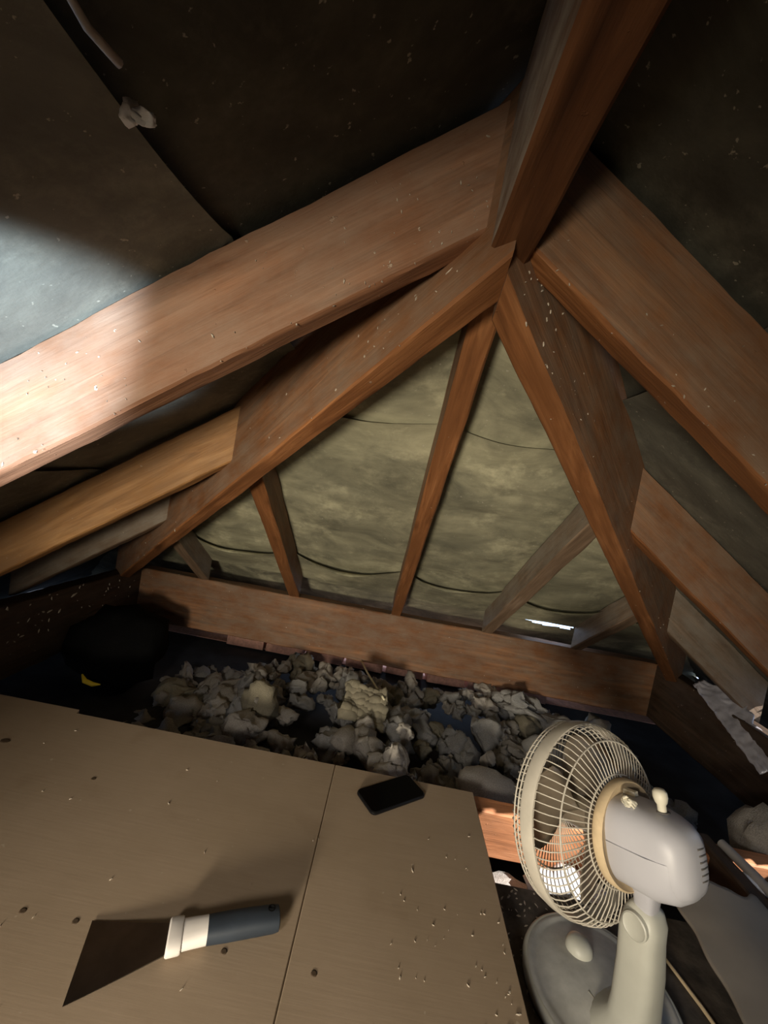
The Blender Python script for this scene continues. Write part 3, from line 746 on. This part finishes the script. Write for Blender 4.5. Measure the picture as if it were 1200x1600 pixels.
# tan collar behind the grille
cl = MB(); cl.lathe([(0.048, 0.052), (0.062, 0.054), (0.0675, 0.059), (0.0680, 0.070), (0.0655, 0.072), (0.060, 0.066), (0.044, 0.062)], 48, MH, False); cl.build('mounting_ring', M_TAPE, fan, True, 60)
tpm = puff_mesh(980, 6); tpm.materials.append(M_CREAM)
tp = bpy.data.objects.new('tape_scrap', tpm); COL.objects.link(tp); tp.parent = fan; tp.location = hp(0.055, 1.20, 0.088); tp.scale = (0.011, 0.014, 0.010); tp['label'] = 'crumpled cream scrap of tape'
tb = MB(); tb.box((0, 0, 0), (0.004, 0.003, 0.009), Matrix.Translation(hp(0.0525, 1.75, 0.072)) @ MH.to_3x3().to_4x4()); tb.build('clip_tab', M_CREAM, fan)
# motor housing: superellipse loft along n, drooped towards the tail
def sect(z, hw, ht, hb_, yc=0.0, p=3.0, nn=40):
    out = []
    for k in range(nn):
        a = 2 * math.pi * k / nn; co, si = math.cos(a), math.sin(a)
        hh = ht if si > 0 else hb_
        out.append(MH @ V((hw * math.copysign(abs(co) ** (2 / p), co), yc + hh * math.copysign(abs(si) ** (2 / p), si), z)))
    return out
ho = MB(); ho.loft([sect(0.058, 0.0430, 0.047, 0.046), sect(0.062, 0.0445, 0.0485, 0.0475), sect(0.085, 0.0450, 0.0485, 0.049), sect(0.110, 0.0440, 0.0470, 0.0495), sect(0.128, 0.0415, 0.0430, 0.0480), sect(0.142, 0.0370, 0.0375, 0.0440), sect(0.151, 0.0300, 0.0310, 0.0370), sect(0.156, 0.020, 0.0210, 0.0260), sect(0.1575, 0.008, 0.009, 0.011)])
hs = ho.build('motor_housing', M_HOUSING, fan, True, 70)
lw = MB(); lw.loft([sect(0.0600, 0.0436, -0.010, 0.0530, 0, 3.4), sect(0.064, 0.0462, -0.012, 0.0535, 0, 3.4), sect(0.115, 0.0455, -0.013, 0.0545, 0, 3.4), sect(0.136, 0.0400, -0.015, 0.0500, 0, 3.0), sect(0.147, 0.032, -0.018, 0.0420, 0, 2.6), sect(0.150, 0.02, -0.022, 0.034, 0, 2.4)]); lw.build('lower_cover', M_HOUSING, hs, True, 60)
def tail_z(x, y):
    r = (abs(x * 1.08) ** 3 + abs(y * 0.93) ** 3) ** (1 / 3)
    for (r0, z0), (r1, z1) in zip(((0, 0.1578), (0.009, 0.1573), (0.020, 0.156), (0.031, 0.151), (0.038, 0.142)), ((0.009, 0.1573), (0.020, 0.156), (0.031, 0.151), (0.038, 0.142), (0.05, 0.12))):
        if r <= r1: return z0 + (z1 - z0) * (r - r0) / (r1 - r0)
    return 0.12
for k in range(7):
    v_ = MB(); yy = 0.016 - 0.0068 * k
    v_.tube([MH @ V((x, yy + 0.1 * x, tail_z(x, yy))) for x in (-0.030, -0.024, -0.018, -0.012, -0.006, 0.0)], 0.0011, 5)
    v_.build('vent_slot', M_SLOT, hs, True)
kk = MB(); Mk = MH @ Matrix.Translation((0.0, 0.0375, 0.120)) @ Matrix.Rotation(math.radians(-90), 4, 'X')
kk.lathe([(0.0055, 0.0), (0.0055, 0.016), (0.0075, 0.019), (0.0092, 0.025), (0.0088, 0.031), (0.006, 0.0345), (0.0005, 0.0352)], 20, Mk); kk.build('oscillation_knob', M_CREAM, hs, True, 60)
kr = MB(); kr.lathe([(0.0062, 0.0062), (0.0095, 0.0078), (0.0062, 0.0084)], 20, Mk, False); kr.build('knob_socket', M_SLOT, hs, True)
nk = MB(); tn = W(C) + n * 0.085 - a_ * 0.045
nk.loft([[p for p in slab(PIV + V((0, 0, 0.004)), 0.013, 0.012)], slab(F0 + tn + V((0, 0, 0.012)) * 1, 0.020, 0.018)]); nk.build('neck', M_HOUSING, fan, True, 60)
tag(fan, 'small cream desk fan with wire cage, facing away beside the boards', 'fan')
cd = MB(); cd.tube([(0.545, 0.655, -0.049), (0.58, 0.70, -0.048), (0.60, 0.62, -0.048), (0.612, 0.55, -0.048), (0.60, 0.42, -0.048)], 0.003, 8)
tag(cd.build('power_cord', M_TAPE, None, True), 'thin tan cord running down between the fan and the grey paper', 'cord')

# ------------------------------------------------------------------ right corner clutter
def paper(u, v):
    x0 = 0.60 + 0.05 * v + 0.012 * noise.noise(V((v * 6, 2, 1))); x1 = 0.815
    x = x0 + (x1 - x0) * u; y = 0.36 + 0.42 * v
    y += 0.03 * noise.noise(V((u * 3.5, v * 3, 8))) * v
    z = -0.022 + 0.022 * math.sin(u * 2.6) + 0.010 * noise.noise(V((x * 9, y * 9, 4))) + 0.012 * v
    return V((x, y, z))
pp = grid('paper_sack', 40, 60, paper, M_SACK, None); sm = pp.modifiers.new('thick', 'SOLIDIFY'); sm.thickness = 0.006; sm.offset = -1
tag(pp, 'flattened grey brown paper sack in the lower right corner', 'sack')
pi_ = MB(); pi_.tube([(0.862, 0.93, -0.004), (0.868, 0.85, -0.002), (0.873, 0.60, 0.0), (0.875, 0.30, 0.0)], 0.0105, 14)
tag(pi_.build('pipe', M_PIPE, None, True, 50), 'grey pipe lying along the dark binder at the right edge', 'pipe')
jo = MB()
fr = tuft_mesh(960, 0.3, 0.4, 0, 2); fr.materials.append(M_PLAST)
o = bpy.data.objects.new('plastic_scrap', fr); COL.objects.link(o); o.location = (0.862, 0.842, -0.012); o.scale = (0.016, 0.028, 0.02); tag(o, 'bluish white plastic scrap glowing in sunlight by the pipe', 'scrap')
# added silvery sheet standing in for daylit felt at the right eaves
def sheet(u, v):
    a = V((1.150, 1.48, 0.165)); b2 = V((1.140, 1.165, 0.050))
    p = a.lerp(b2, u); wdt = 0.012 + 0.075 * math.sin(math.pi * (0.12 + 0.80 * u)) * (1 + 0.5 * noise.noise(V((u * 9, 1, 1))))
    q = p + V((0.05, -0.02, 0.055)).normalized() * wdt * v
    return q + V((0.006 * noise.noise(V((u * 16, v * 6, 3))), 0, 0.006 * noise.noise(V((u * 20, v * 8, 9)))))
sh = grid('daylit_felt_sliver', 50, 12, sheet, M_FELT_DAYLIT, None); sm = sh.modifiers.new('thick', 'SOLIDIFY'); sm.thickness = 0.0015
tag(sh, 'silvery sheet added for a sliver of daylit felt at the right eaves', 'sheet')
# pale wad on the left slope lap
wd = puff_mesh(970, 5); wd.materials.append(M_INS_WHITE)
o = bpy.data.objects.new('foam_wad', wd); COL.objects.link(o); o.location = (-0.221, 0.286, 0.872); o.scale = (0.014, 0.013, 0.012); tag(o, 'small pale wad stuck in the felt lap at upper left', 'wad')
ws = MB(); ws.tube([(-0.228, 0.272, 0.892), (-0.232, 0.25, 0.890), (-0.230, 0.22, 0.892), (-0.234, 0.15, 0.892)], [0.003, 0.0028, 0.002, 0.0022], 8)
tag(ws.build('pale_string', M_INS[3], None, True), 'pale string trailing along the felt lap at upper left', 'string')
